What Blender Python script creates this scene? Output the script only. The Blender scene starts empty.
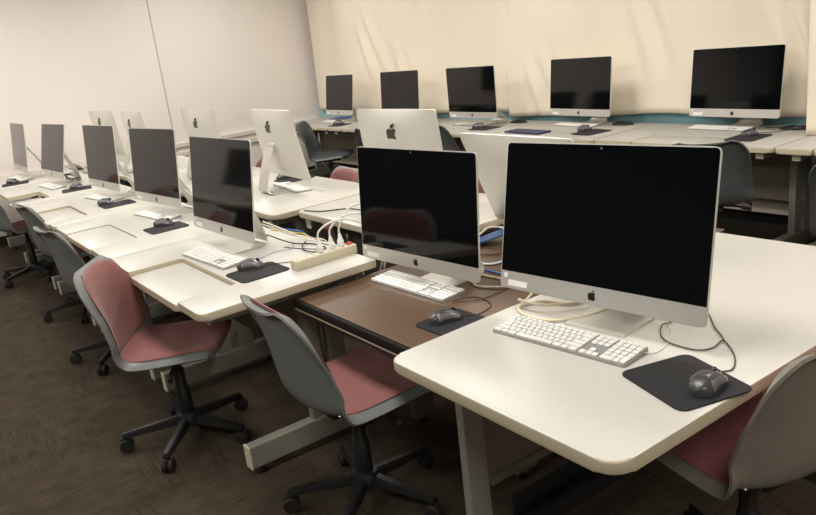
import bpy, bmesh, math, random
from mathutils import Vector, Matrix, Euler
random.seed(4)
PI = math.pi
scene = bpy.context.scene
col = scene.collection
DESK = 0.73            # height of the white table tops
BROWN = DESK - 0.058   # height of the brown table top

# ------------------------------------------------------------------ materials
def mat(name, rgb, rough=0.5, metal=0.0, spec=0.5, coat=0.0, noise=None, bump=None, trans=0.0, sheen=0.0):
    m = bpy.data.materials.new(name); m.use_nodes = True
    nt = m.node_tree; b = nt.nodes['Principled BSDF']
    b.inputs['Base Color'].default_value = (*rgb, 1)
    b.inputs['Roughness'].default_value = rough
    b.inputs['Metallic'].default_value = metal
    b.inputs['Specular IOR Level'].default_value = spec
    b.inputs['Coat Weight'].default_value = coat
    b.inputs['Coat Roughness'].default_value = 0.03
    b.inputs['Transmission Weight'].default_value = trans
    b.inputs['Sheen Weight'].default_value = sheen
    if noise or bump:
        tc = nt.nodes.new('ShaderNodeTexCoord')
    if noise:
        sc, amt = noise
        n = nt.nodes.new('ShaderNodeTexNoise'); n.inputs['Scale'].default_value = sc; n.inputs['Detail'].default_value = 5
        nt.links.new(tc.outputs['Object'], n.inputs['Vector'])
        r = nt.nodes.new('ShaderNodeValToRGB')
        r.color_ramp.elements[0].color = (*[c*(1-amt) for c in rgb], 1); r.color_ramp.elements[0].position = .3
        r.color_ramp.elements[1].color = (*[min(1, c*(1+amt)) for c in rgb], 1); r.color_ramp.elements[1].position = .7
        nt.links.new(n.outputs['Fac'], r.inputs['Fac']); nt.links.new(r.outputs['Color'], b.inputs['Base Color'])
    if bump:
        sc, st = bump
        n2 = nt.nodes.new('ShaderNodeTexNoise'); n2.inputs['Scale'].default_value = sc; n2.inputs['Detail'].default_value = 4
        nt.links.new(tc.outputs['Object'], n2.inputs['Vector'])
        bp = nt.nodes.new('ShaderNodeBump'); bp.inputs['Strength'].default_value = st; bp.inputs['Distance'].default_value = .004
        nt.links.new(n2.outputs['Fac'], bp.inputs['Height']); nt.links.new(bp.outputs['Normal'], b.inputs['Normal'])
    return m

M = {}
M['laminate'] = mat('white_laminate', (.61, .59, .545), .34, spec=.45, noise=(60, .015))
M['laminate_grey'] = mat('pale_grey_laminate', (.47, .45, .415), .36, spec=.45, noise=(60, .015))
M['band'] = mat('cream_edge_band', (.58, .51, .375), .45)
M['brown'] = mat('brown_laminate', (.122, .070, .040), .45, noise=(90, .06))
M['brown_edge'] = mat('black_edge', (.012, .011, .010), .75, spec=.2)
M['grey_steel'] = mat('putty_painted_steel', (.27, .258, .215), .5, noise=(30, .03))
M['cap'] = mat('cream_end_cap', (.72, .67, .54), .5)
M['dark_steel'] = mat('dark_steel', (.03, .03, .032), .45, metal=.3)
M['panel'] = mat('dark_modesty_panel', (.17, .145, .11), .6)
M['alu'] = mat('silver_aluminium', (.66, .645, .605), .38, metal=.55)
M['kb_alu'] = mat('keyboard_aluminium', (.36, .355, .34), .4, metal=.4)
M['alu_back'] = mat('silver_shell', (.72, .70, .64), .42, metal=.45)
M['glass'] = mat('black_screen_glass', (.0018, .0024, .0032), .06, spec=.38)
M['logo'] = mat('black_logo', (.012, .012, .012), .3)
M['rear_logo'] = mat('dark_mirror_logo', (.075, .065, .05), .25, metal=.5)
M['label'] = mat('white_paper_label', (.88, .87, .84), .6)
M['key'] = mat('white_keys', (.86, .85, .83), .45)
M['mouse'] = mat('charcoal_mouse_plastic', (.045, .046, .05), .35, coat=.15)
M['mouse_side'] = mat('grey_mouse_side', (.20, .20, .21), .3, metal=.3)
M['mouse_reflection'] = mat('mouse_button_blue_reflection', (.10, .125, .16), .22, coat=.4)  # blue light reflected on the buttons, put into their colour
M['black'] = mat('black_plastic', (.016, .016, .017), .42)
M['rubber'] = mat('black_rubber', (.012, .012, .012), .7)
M['pad'] = mat('black_cloth_pad', (.016, .016, .018), .85, noise=(400, .25))
M['shell'] = mat('grey_plastic_shell', (.19, .20, .195), .42, bump=(500, .12))
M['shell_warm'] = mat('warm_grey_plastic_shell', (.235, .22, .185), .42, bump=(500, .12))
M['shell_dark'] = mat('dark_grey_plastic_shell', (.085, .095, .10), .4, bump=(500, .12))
M['fabric'] = mat('dusty_pink_fabric', (.29, .11, .10), .9, noise=(260, .14), bump=(700, .35), sheen=.2)
M['fabric_red'] = mat('maroon_fabric', (.26, .07, .075), .9, noise=(260, .14), bump=(700, .35), sheen=.2)
M['chrome'] = mat('steel_rivet', (.5, .5, .48), .3, metal=.9)
M['strip'] = mat('ivory_plastic', (.60, .54, .39), .45)
M['plug'] = mat('white_plug', (.84, .83, .80), .35)
M['red'] = mat('red_switch', (.6, .03, .02), .35)
M['cord_white'] = mat('white_cord', (.80, .78, .73), .45)
M['cord_cream'] = mat('cream_cord', (.74, .66, .50), .5)
M['cord_blue'] = mat('blue_cord', (.03, .16, .55), .45)
M['cord_black'] = mat('black_cord', (.02, .018, .018), .5)
M['cord_brown'] = mat('dark_brown_cord', (.07, .03, .025), .5)
M['cord_violet'] = mat('violet_cord', (.25, .24, .50), .5)
M['yellow'] = mat('yellow_plastic', (.75, .55, .08), .5)
M['blue_cloth'] = mat('blue_sheet', (.015, .075, .22), .55)
M['navy'] = mat('navy_folder', (.015, .02, .075), .5)
M['paper'] = mat('white_paper', (.85, .84, .8), .7)
M['wall'] = mat('white_wall_paint', (.89, .82, .775), .8, noise=(1.2, .012), bump=(120, .05))
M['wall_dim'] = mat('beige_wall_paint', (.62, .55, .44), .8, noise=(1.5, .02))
M['trimgrey'] = mat('grey_seam', (.50, .46, .42), .6)
M['raceway'] = mat('cream_raceway', (.76, .70, .62), .5)
M['blue_paint'] = mat('light_blue_paint', (.36, .66, .74), .6, noise=(6, .06))
M['ceiling'] = mat('ceiling_tile', (.78, .76, .72), .9, noise=(80, .05))
M['baseboard'] = mat('black_baseboard', (.02, .018, .016), .6)

def curtain_mat():
    m = bpy.data.materials.new('cream_canvas'); m.use_nodes = True
    nt = m.node_tree; b = nt.nodes['Principled BSDF']
    b.inputs['Roughness'].default_value = .85
    b.inputs['Sheen Weight'].default_value = .15
    tc = nt.nodes.new('ShaderNodeTexCoord')
    n = nt.nodes.new('ShaderNodeTexNoise'); n.inputs['Scale'].default_value = 1.3; n.inputs['Detail'].default_value = 3
    nt.links.new(tc.outputs['Object'], n.inputs['Vector'])
    r = nt.nodes.new('ShaderNodeValToRGB')
    r.color_ramp.elements[0].color = (.86, .775, .635, 1); r.color_ramp.elements[0].position = .3
    r.color_ramp.elements[1].color = (.91, .83, .70, 1); r.color_ramp.elements[1].position = .7
    nt.links.new(n.outputs['Fac'], r.inputs['Fac']); nt.links.new(r.outputs['Color'], b.inputs['Base Color'])
    w = nt.nodes.new('ShaderNodeTexNoise'); w.inputs['Scale'].default_value = 260
    nt.links.new(tc.outputs['Object'], w.inputs['Vector'])
    bp = nt.nodes.new('ShaderNodeBump'); bp.inputs['Strength'].default_value = .12; bp.inputs['Distance'].default_value = .003
    nt.links.new(w.outputs['Fac'], bp.inputs['Height']); nt.links.new(bp.outputs['Normal'], b.inputs['Normal'])
    return m
M['curtain'] = curtain_mat()

def carpet_mat():
    m = bpy.data.materials.new('brown_carpet_tiles'); m.use_nodes = True
    nt = m.node_tree; L = nt.links; b = nt.nodes['Principled BSDF']
    b.inputs['Roughness'].default_value = .95; b.inputs['Specular IOR Level'].default_value = .15
    tc = nt.nodes.new('ShaderNodeTexCoord')
    mp = nt.nodes.new('ShaderNodeMapping'); mp.inputs['Rotation'].default_value = (0, 0, 0)
    L.new(tc.outputs['Object'], mp.inputs['Vector'])
    ch = nt.nodes.new('ShaderNodeTexChecker'); ch.inputs['Scale'].default_value = 1/.55
    L.new(mp.outputs['Vector'], ch.inputs['Vector'])
    nz = nt.nodes.new('ShaderNodeTexNoise'); nz.inputs['Scale'].default_value = 9; nz.inputs['Detail'].default_value = 5
    L.new(mp.outputs['Vector'], nz.inputs['Vector'])
    def stripes(sx, sy):
        q = nt.nodes.new('ShaderNodeMapping'); q.inputs['Scale'].default_value = (sx, sy, 1)
        L.new(tc.outputs['Object'], q.inputs['Vector'])
        n = nt.nodes.new('ShaderNodeTexNoise'); n.inputs['Scale'].default_value = 1; n.inputs['Detail'].default_value = 2
        L.new(q.outputs['Vector'], n.inputs['Vector']); return n
    a, c = stripes(210, 7), stripes(7, 210)
    mix = nt.nodes.new('ShaderNodeMix'); mix.data_type = 'FLOAT'
    L.new(ch.outputs['Fac'], mix.inputs['Factor']); L.new(a.outputs['Fac'], mix.inputs[2]); L.new(c.outputs['Fac'], mix.inputs[3])
    add = nt.nodes.new('ShaderNodeMath'); add.operation = 'MULTIPLY_ADD'; add.inputs[1].default_value = .55
    L.new(nz.outputs['Fac'], add.inputs[0]); L.new(mix.outputs[0], add.inputs[2])
    r = nt.nodes.new('ShaderNodeValToRGB')
    r.color_ramp.elements[0].position = .56; r.color_ramp.elements[0].color = (.034, .0255, .0165, 1)
    r.color_ramp.elements[1].position = .98; r.color_ramp.elements[1].color = (.075, .058, .039, 1)
    L.new(add.outputs[0], r.inputs['Fac']); L.new(r.outputs['Color'], b.inputs['Base Color'])
    bp = nt.nodes.new('ShaderNodeBump'); bp.inputs['Strength'].default_value = .5; bp.inputs['Distance'].default_value = .004
    L.new(mix.outputs[0], bp.inputs['Height']); L.new(bp.outputs['Normal'], b.inputs['Normal'])
    return m
M['carpet'] = carpet_mat()

def emit_mat(name, rgb, s):
    m = bpy.data.materials.new(name); m.use_nodes = True
    b = m.node_tree.nodes['Principled BSDF']
    b.inputs['Base Color'].default_value = (.9, .9, .88, 1)
    b.inputs['Emission Color'].default_value = (*rgb, 1); b.inputs['Emission Strength'].default_value = s
    return m
M['diffuser'] = emit_mat('lit_lamp_diffuser', (1, .93, .80), 1.6)

# ------------------------------------------------------------------ mesh helpers
def link(name, bm, mats, parent=None, smooth=False, loc=None, rot=None, autosmooth=None):
    bmesh.ops.recalc_face_normals(bm, faces=bm.faces)
    me = bpy.data.meshes.new(name); bm.to_mesh(me); bm.free()
    if not isinstance(mats, (list, tuple)): mats = [mats]
    for m in mats: me.materials.append(m)
    if smooth:
        me.polygons.foreach_set('use_smooth', [True]*len(me.polygons))
        if autosmooth is not None: me.set_sharp_from_angle(angle=math.radians(autosmooth))
    o = bpy.data.objects.new(name, me); col.objects.link(o)
    if parent: o.parent = parent
    if loc: o.location = loc
    if rot: o.rotation_euler = rot
    return o

def inst(name, me, parent=None, loc=None, rot=None):
    o = bpy.data.objects.new(name, me); col.objects.link(o)
    if parent: o.parent = parent
    if loc: o.location = loc
    if rot: o.rotation_euler = rot
    return o

def thing(name, label, cat, loc=(0, 0, 0), rz=0, group=None):
    o = bpy.data.objects.new(name, None); col.objects.link(o)
    o.location = loc; o.rotation_euler = (0, 0, rz); o.empty_display_size = .1
    o['label'] = label; o['category'] = cat
    if group: o['group'] = group
    return o

def tag(o, label, cat, group=None):
    o['label'] = label; o['category'] = cat
    if group: o['group'] = group
    return o

def struct(o):
    o['kind'] = 'structure'; return o

def copy_tree(o, parent=None):
    c = o.copy(); col.objects.link(c)
    if parent: c.parent = parent
    for ch in list(o.children): copy_tree(ch, c)
    return c

def box(bm, x0, x1, y0, y1, z0, z1, bevel=0, seg=2, mi=0, mtx=None):
    r = bmesh.ops.create_cube(bm, size=1)
    vs = r['verts']
    for v in vs:
        v.co = Vector(((x0+x1)/2+v.co.x*(x1-x0), (y0+y1)/2+v.co.y*(y1-y0), (z0+z1)/2+v.co.z*(z1-z0)))
    fs = set(f for v in vs for f in v.link_faces)
    for f in fs: f.material_index = mi
    if bevel:
        es = list(set(e for v in vs for e in v.link_edges))
        rr = bmesh.ops.bevel(bm, geom=es, offset=bevel, segments=seg, affect='EDGES', profile=.5)
        vs = list(set(v for f in rr['faces'] for v in f.verts) | set(v for v in vs if v.is_valid))
        for f in rr['faces']: f.material_index = mi
    if mtx is not None: bmesh.ops.transform(bm, matrix=mtx, verts=[v for v in vs if v.is_valid])
    return vs

def round_poly(pts, radii, n=6):
    """corner-rounded outline; radii may be a number or one per corner"""
    out = []; N = len(pts)
    if not isinstance(radii, (list, tuple)): radii = [radii]*N
    for i in range(N):
        p = Vector(pts[i]); a = Vector(pts[i-1]); b = Vector(pts[(i+1) % N]); r = radii[i]
        if r <= 0: out.append(p.copy()); continue
        u = (a-p).normalized(); w = (b-p).normalized()
        ang = u.angle(w); t = r/math.tan(ang/2)
        s = p+u*t; e = p+w*t
        c = p+(u+w).normalized()*(r/math.sin(ang/2))
        a0 = math.atan2(s.y-c.y, s.x-c.x); a1 = math.atan2(e.y-c.y, e.x-c.x)
        d = a1-a0
        while d > PI: d -= 2*PI
        while d < -PI: d += 2*PI
        for k in range(n+1):
            q = a0+d*k/n; out.append(Vector((c.x+r*math.cos(q), c.y+r*math.sin(q))))
    return out

def prism(bm, pts, z0, z1, bevel=0, seg=2, mi_top=0, mi_side=0, mtx=None):
    vb = [bm.verts.new((p[0], p[1], z0)) for p in pts]; vt = [bm.verts.new((p[0], p[1], z1)) for p in pts]
    n = len(pts); new = []
    ft = bm.faces.new(vt); fb = bm.faces.new(list(reversed(vb)))
    ft.material_index = mi_top; fb.material_index = mi_side
    for i in range(n):
        f = bm.faces.new((vb[i], vb[(i+1) % n], vt[(i+1) % n], vt[i])); f.material_index = mi_side
    vs = vb+vt
    if bevel:
        es = list(ft.edges)+list(fb.edges)
        rr = bmesh.ops.bevel(bm, geom=es, offset=bevel, segments=seg, affect='EDGES', profile=.5)
        for f in rr['faces']: f.material_index = mi_side
        vs = list(set(v for f in rr['faces'] for v in f.verts))
    if mtx is not None: bmesh.ops.transform(bm, matrix=mtx, verts=list(set(v for v in vs if v.is_valid)))
    return vs

def smooth_path(pts, n=6):
    P = [Vector(p) for p in pts]; out = []
    for i in range(len(P)-1):
        p0 = P[max(i-1, 0)]; p1 = P[i]; p2 = P[i+1]; p3 = P[min(i+2, len(P)-1)]
        for k in range(n):
            t = k/n
            out.append(.5*((2*p1)+(-p0+p2)*t+(2*p0-5*p1+4*p2-p3)*t*t+(-p0+3*p1-3*p2+p3)*t**3))
    out.append(P[-1].copy()); return out

def tube(bm, pts, r, sides=8, smooth=True, n=6, mi=0, radii=None):
    P = smooth_path(pts, n) if smooth else [Vector(p) for p in pts]
    rings = []; up = Vector((0, 0, 1)); prev = None
    for i, p in enumerate(P):
        d = (P[min(i+1, len(P)-1)]-P[max(i-1, 0)])
        if d.length < 1e-9: d = Vector((0, 0, 1))
        d.normalize()
        if prev is None:
            s = d.cross(up if abs(d.z) < .95 else Vector((1, 0, 0))).normalized()
        else:
            s = (prev-d*prev.dot(d))
            s = s.normalized() if s.length > 1e-6 else d.orthogonal().normalized()
        prev = s; t = d.cross(s)
        rr = radii(i/(len(P)-1)) if radii else r
        rings.append([bm.verts.new(p+s*rr*math.cos(2*PI*k/sides)+t*rr*math.sin(2*PI*k/sides)) for k in range(sides)])
    for a, b in zip(rings, rings[1:]):
        for k in range(sides):
            f = bm.faces.new((a[k], a[(k+1) % sides], b[(k+1) % sides], b[k])); f.material_index = mi
    bm.faces.new(rings[0]).material_index = mi; bm.faces.new(list(reversed(rings[-1]))).material_index = mi

def lathe(bm, prof, sides=20, mtx=None, mi=0):
    rings = [[bm.verts.new((r*math.cos(2*PI*k/sides), r*math.sin(2*PI*k/sides), z)) for k in range(sides)] for r, z in prof]
    for a, b in zip(rings, rings[1:]):
        for k in range(sides):
            bm.faces.new((a[k], a[(k+1) % sides], b[(k+1) % sides], b[k])).material_index = mi
    bm.faces.new(rings[0]).material_index = mi; bm.faces.new(list(reversed(rings[-1]))).material_index = mi
    if mtx is not None: bmesh.ops.transform(bm, matrix=mtx, verts=[v for r in rings for v in r])

def T(x=0, y=0, z=0): return Matrix.Translation((x, y, z))
def Rm(a, ax): return Matrix.Rotation(a, 4, ax)

# ------------------------------------------------------------------ the room
XL, XR, YB, YF, ZC = -8.66, 2.6, 4.88, -3.4, 2.85
def plane_box(name, m, *b):
    bm = bmesh.new(); box(bm, *b); return struct(link(name, bm, m))
plane_box('floor', M['carpet'], XL-.1, XR+.1, YF-.1, YB+.1, -.1, 0)
plane_box('ceiling', M['ceiling'], XL-.1, XR+.1, YF-.1, YB+.1, ZC, ZC+.1)
plane_box('wall_left', M['wall'], XL-.1, XL, YF-.1, YB+.1, 0, ZC)
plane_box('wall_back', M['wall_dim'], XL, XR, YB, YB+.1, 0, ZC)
plane_box('wall_right', M['wall'], XR, XR+.1, YF-.1, YB+.1, 0, ZC)
M['dark_wall'] = mat('wall_darkened_for_screens', (.07, .068, .066), .8)  # unseen front wall, coloured dark so the screens mirror a dark room
plane_box('wall_front', M['dark_wall'], XL, XR, YF-.1, YF, 0, ZC)
plane_box('baseboard_left', M['baseboard'], XL, XL+.012, YF, YB-.02, 0, .1)
plane_box('baseboard_back', M['baseboard'], XL+.02, XR, YB-.02, YB, 0, .16)
plane_box('trim_1', M['trimgrey'], XL, XL+.004, 2.872, 2.884, .1, ZC)                 # joint between two wall panels
plane_box('trim_2', M['blue_paint'], XL+.02, XR, YB-.08, YB, .66, .84)               # blue painted sill band under the curtain
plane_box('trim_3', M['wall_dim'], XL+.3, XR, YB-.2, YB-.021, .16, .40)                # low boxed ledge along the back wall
bm = bmesh.new()
for zc in (.68, .575):
    box(bm, XL, XL+.035, 1.0, YB-.1, zc-.026, zc+.026, .006)
struct(link('trim_4', bm, M['raceway']))                                           # double cable raceway on the left wall

# ceiling lamps (out of the frame, they light the room)
LAMPS = [(x, y) for x in (-7.0, -4.4, -1.8) for y in (-1.4, .9, 3.2) ]+[(.9, -.2), (.9, 3.2)]
for i, (x, y) in enumerate(LAMPS):
    t = thing('ceiling_lamp', 'long fluorescent troffer in the ceiling', 'ceiling lamp', (x, y, ZC), 0, 'fluorescent ceiling troffers')
    bm = bmesh.new(); box(bm, -.62, .62, -.32, -.29, -.03, 0); box(bm, -.62, .62, .29, .32, -.03, 0)
    box(bm, -.62, -.59, -.29, .29, -.03, 0); box(bm, .59, .62, -.29, .29, -.03, 0)
    link('frame', bm, M['cap'], t)
    bm = bmesh.new(); box(bm, -.59, .59, -.29, .29, -.018, -.004); link('diffuser', bm, M['diffuser'], t)
    ld = bpy.data.lights.new('lamp_light', 'AREA'); ld.shape = 'RECTANGLE'; ld.size = 1.15; ld.size_y = .55
    ld.energy = 21; ld.color = (1, .963, .905)
    lo = bpy.data.objects.new('lamp_light', ld); col.objects.link(lo); lo.parent = t; lo.location = (0, 0, -.035)

# curtains
def curtain(x0, x1, y, ztop, zbot, folds, label, seed, wrinkles=()):
    rnd = random.Random(seed); bm = bmesh.new()
    nx = int((x1-x0)*46); nz = 44; V = []
    ph = [rnd.uniform(0, 6.28) for _ in range(6)]
    for j in range(nz+1):
        row = []; t = j/nz                                     # 0 top .. 1 hem
        for i in range(nx+1):
            s = i/nx; x = x0+(x1-x0)*s
            amp = .040*(1-.6*t)
            d = amp*math.sin(folds*x+ph[0]+.5*math.sin(1.7*x+ph[1])+.35*t*math.sin(.9*x+ph[4]))+.4*amp*math.sin(2.3*folds*x+ph[2]+t*.8)
            d += .012*math.sin(5*t+3*x+ph[3])*t
            d += .012*abs(math.sin(1.35*x+ph[5]+.25*math.sin(3*t+ph[2])))**.6+.006*math.sin(17*x+ph[1]+1.5*t)*(1-t)
            zz = zbot+.018*math.sin(2.1*x+ph[5])+.012*math.sin(5.3*x+ph[1])
            z = ztop+(zz-ztop)*t
            for (wx, wz, wr, wa) in wrinkles:
                q = ((x-wx)/wr)**2+((z-wz)/(wr*1.3))**2
                d -= wa*math.exp(-q)*math.cos(6*(x-wx)/wr+2*(z-wz)/wr)
            row.append(bm.verts.new((x, y-d, z)))
        V.append(row)
    for j in range(nz):
        for i in range(nx): bm.faces.new((V[j][i], V[j][i+1], V[j+1][i+1], V[j+1][i]))
    bmesh.ops.recalc_face_normals(bm, faces=bm.faces)
    bmesh.ops.solidify(bm, geom=bm.faces[:], thickness=.004)
    o = link('curtain', bm, M['curtain'], smooth=True)
    return tag(o, label, 'curtain', 'cream curtains')
curtain(-8.52, -4.97, 4.772, ZC-.02, .775, 5.0, 'cream canvas curtain reaching to the left white wall', 3,
        [(-7.2, 1.5, .22, .03), (-6.75, 1.05, .25, .03)])
curtain(-5.06, -2.25, 4.745, ZC-.02, .778, 4.2, 'wide cream canvas curtain behind the two computers at the right of the back row', 7,
        [(-2.5, 1.25, .15, .035), (-2.8, 1.85, .25, .03), (-3.5, 1.45, .25, .025), (-4.6, 1.0, .2, .03), (-4.1, 2.0, .3, .02)])
curtain(-2.255, .9, 4.42, ZC-.02, .76, 8.0, 'cream curtain hanging further forward at the right edge of the photo', 11)

# ------------------------------------------------------------------ tables
def leg_pair_mesh():
    """steel end frame seen from the side: top rail, slotted column, foot"""
    bm = bmesh.new()
    box(bm, -.022, .022, .06, .725, .655, .70, .004)                        # rail under the top
    for (ya, yb, yc, yd) in ((.425, .485, .40, .475), (.525, .585, .515, .60)):
        pts = [(ya, .66), (yb, .66), (yd, .08), (yc, .08)]
        vs = prism(bm, pts, -.02, .02)
        for v in vs: v.co = Vector((v.co.z, v.co.x, v.co.y))
    box(bm, -.019, .019, .42, .59, .56, .60); box(bm, -.019, .019, .42, .59, .22, .30)
    cap = bmesh.new(); box(cap, -.023, .023, .052, .061, .654, .701, .003)
    cap2 = bmesh.new(); box(cap2, -.023, .023, .722, .731, .640, .701, .003)
    ft = bmesh.new(); box(ft, -.025, .025, .11, .72, .032, .128, .006)
    fc = bmesh.new(); box(fc, -.026, .026, .104, .112, .031, .129, .003)
    gl = bmesh.new()
    lathe(gl, [(.018, 0), (.02, .006), (.008, .01), (.006, .033)], 12)
    return bm, cap, cap2, ft, fc, gl

_leg = {}
def add_leg(parent, x):
    if not _leg:
        names = ('leg', 'end_cap', 'rear_cap', 'foot', 'foot_cap', 'glide'); ms = (M['grey_steel'], M['cap'], M['cap'], M['grey_steel'], M['cap'], M['black'])
        for n, b, m in zip(names, leg_pair_mesh(), ms):
            o = link(n, b, m); _leg[n] = o.data; bpy.data.objects.remove(o)
    l = inst('leg', _leg['leg'], parent, (x, 0, 0))
    for n in ('end_cap', 'rear_cap', 'foot', 'foot_cap'): inst(n, _leg[n], l)
    for yy in (.16, .67): inst('glide', _leg['glide'], l, (0, yy, 0))
    return l

def notched_table(cx, yf, w, label, rz=0, tray_dz=0.0, notch=(-.6+.345, .25), tray=True, depth=.75, ndepth=.245, front_r=.035, tray_gap=.005, back_r=(.01, .01), group='white computer tables', top='laminate'):
    """local frame: user edge at y=0, back at y=depth, centred on x"""
    t = thing('computer_table', label, 'table', (cx, yf, 0), rz, group)
    h = w/2; n0, n1 = notch
    pts = [(-h, 0), (n0, 0), (n0, ndepth), (n1, ndepth), (n1, 0), (h, 0), (h, depth), (-h, depth)]
    rad = [front_r, .008, .03, .012, .008, front_r, back_r[1], back_r[0]]
    bm = bmesh.new(); prism(bm, round_poly(pts, rad), DESK-.03, DESK, .005, 2, 0, 1)
    link('tabletop', bm, [M[top], M['band']], t, smooth=True, autosmooth=35)
    if tray:
        bm = bmesh.new(); g = tray_gap
        pts = [(n0+g, -.002), (n1-g, -.002), (n1-g, ndepth-g), (n0+g, ndepth-g)]
        prism(bm, round_poly(pts, [.03, .03, .008, .008]), DESK-.03+tray_dz, DESK+tray_dz-.0005, .005, 2, 0, 1)
        link('keyboard_tray', bm, [M[top], M['band']], t, smooth=True, autosmooth=35)
        for xx in (n0+.08, n1-.08):
            bm = bmesh.new(); box(bm, xx-.012, xx+.012, .03, .42, DESK-.06+min(tray_dz, 0), DESK-.031+min(tray_dz, 0))
            link('tray_rail', bm, M['dark_steel'], t)
    for s in (-1, 1): add_leg(t, s*(h-.1))
    bm = bmesh.new(); box(bm, -h+.13, h-.13, .50, .515, .30, .655)
    link('modesty_panel', bm, M['panel'], t)
    return t

# front row (people sit on the near side)
rowA = [(-3.073, 'white table with a lowered keyboard tray, carrying the ivory power strip', -.017, (-.257, .363)),
        (-4.272, 'white table in the front row left of the one with the ivory power strip', -.003, (-.29, .28)),
        (-5.472, 'white table in the middle of the front row with shallow notched tray', -.012, (-.13, .42)),
        (-6.672, 'white table second from the left wall in the front row', -.045, (.0, .45)),
        (-7.862, 'white table against the left wall in the front row', 0, (-.3, .3))]
for cx, lab, dz, nt in rowA:
    notched_table(cx, .785, 1.196 if cx > -7.5 else 1.15, lab, tray_dz=dz, notch=nt, ndepth=.245)
# middle row, back to back with it (people sit on the far side)
rowB = [(-3.09, 2.55, 'white table behind the brown desk, facing the curtain', 1.17), (-4.285, 2.425, 'white table behind the power strip, the silver computer backs standing on it', 1.19),
        (-5.48, 2.425, 'white table in the middle of the centre row facing the curtain', 1.19), (-6.675, 2.425, 'white table second from the left wall in the centre row', 1.19), (-7.87, 2.425, 'white table against the left wall in the centre row', 1.17)]
for cx, yf, lab, w in rowB:
    notched_table(cx, yf, w, lab, rz=PI, back_r=(.06, .06), notch=(-.3, .3))
# back row under the curtain
rowC = [(-1.61, 'white table at the right edge of the back row'), (-2.868, 'white table under the curtain carrying the rightmost back row computer'), (-4.107, 'white table under the curtain with the navy folder on it'),
        (-5.32, 'white table in the middle of the back row'), (-6.53, 'white table second from the left in the back row'), (-7.74, 'white table at the left end of the back row beside the wall')]
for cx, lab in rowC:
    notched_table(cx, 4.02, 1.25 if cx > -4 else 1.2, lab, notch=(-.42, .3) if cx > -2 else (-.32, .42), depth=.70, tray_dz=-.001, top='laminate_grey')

# two tables turned sideways: the big white one in front, the brown one behind it
def side_leg(parent, y, x0, x1, top):
    """end frame of a sideways table: column near x0 and a foot that runs towards x1"""
    bm = bmesh.new()
    pts = [(y-.034, top-.03), (y+.032, top-.03), (y+.042, .06), (y-.042, .06)]
    vs = prism(bm, pts, x0+.032, x0+.064, .004)
    for v in vs: v.co = Vector((v.co.z, v.co.x, v.co.y))
    box(bm, x0+.03, x1-.06, y-.022, y+.022, top-.075, top-.031, .004)
    l = link('leg', bm, M['grey_steel'], parent)
    bm = bmesh.new(); box(bm, x0+.03, x1-.1, y-.026, y+.026, .03, .105, .006); link('foot', bm, M['grey_steel'], l)
    for xx in (x0+.07, x1-.15): inst('glide', _leg['glide'], l, (xx, y, 0))
    return l

FX0, FX1, FY0, FY1 = -1.645, -.863, .985, 2.487
t = thing('computer_table', 'large white table turned sideways nearest the camera with rounded corner', 'table', (0, 0, 0), 0)
bm = bmesh.new()
prism(bm, round_poly([(FX0, FY0+.026), (FX1, FY0+.022), (FX1+.005, FY1), (FX0-.03, FY1-.01)], [.045, .055, .04, .04], 8), DESK-.032, DESK, .006, 3, 0, 1)
link('tabletop', bm, [M['laminate'], M['band']], t, smooth=True, autosmooth=35)
side_leg(t, 1.235, FX0+.0, FX1, DESK-.002); side_leg(t, 2.3, FX0+.0, FX1, DESK-.002)
bm = bmesh.new(); box(bm, FX0+.045, FX0+.060, 1.27, 2.27, .245, .69); link('modesty_panel', bm, M['panel'], t)
bm = bmesh.new(); box(bm, FX0+.060, FX0+.075, 1.275, 2.265, .235, .262)
link('panel_rail', bm, M['panel'], t)
bm = bmesh.new(); box(bm, FX0+.12, FX0+.21, 1.3, 2.25, .12, .13); box(bm, FX0+.2, FX0+.21, 1.3, 2.25, .13, .17); box(bm, FX0+.12, FX0+.13, 1.3, 2.25, .13, .21)
link('cable_tray', bm, M['dark_steel'], t)

BX0, BX1, BY0, BY1 = -2.50, -1.69, 1.172, 2.70
t = thing('computer_table', 'brown table with black front edge between the white tables', 'table', (0, 0, 0), 0)
bm = bmesh.new()
prism(bm, round_poly([(BX0, BY0), (BX1, BY0), (BX1, BY1), (BX0, BY1)], .01), BROWN-.03, BROWN, .004, 2, 0, 1)
link('tabletop', bm, [M['brown'], M['brown_edge']], t, smooth=True, autosmooth=35)
bm = bmesh.new()                                                          # thick rounded front edge
box(bm, BX0, BX1, BY0-.016, BY0, BROWN-.034, BROWN-.0005, .005, 3)
link('front_edge', bm, M['brown_edge'], t, smooth=True)
bm = bmesh.new(); box(bm, BX0+.005, BX1-.005, BY0-.014, BY0+.004, BROWN-.040, BROWN-.0345); link('edge_strip', bm, M['band'], t)
bm = bmesh.new(); box(bm, BX0+.02, BX1-.02, BY0+.03, BY0+.05, BROWN-.085, BROWN-.031); box(bm, BX0+.02, BX0+.05, BY0+.05, BY1-.05, BROWN-.085, BROWN-.031)
box(bm, BX1-.05, BX1-.02, BY0+.05, BY1-.05, BROWN-.085, BROWN-.031)
link('apron', bm, M['black'], t)
for y in (1.62, 2.45):
    for x in (BX0+.09, BX1-.12):
        bm = bmesh.new(); box(bm, x-.022, x+.022, y-.05, y+.05, .03, BROWN-.031, .004)
        l = link('leg', bm, M['panel'], t)
        bm = bmesh.new(); lathe(bm, [(.02, 0), (.022, .01), (.01, .014), (.008, .032)], 12, T(x, y, 0)); link('glide', bm, M['black'], l)

# ------------------------------------------------------------------ computers
SW, SH, SZ = .65, .438, .081     # display width, height and gap under its chin
GLASS = .385

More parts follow.
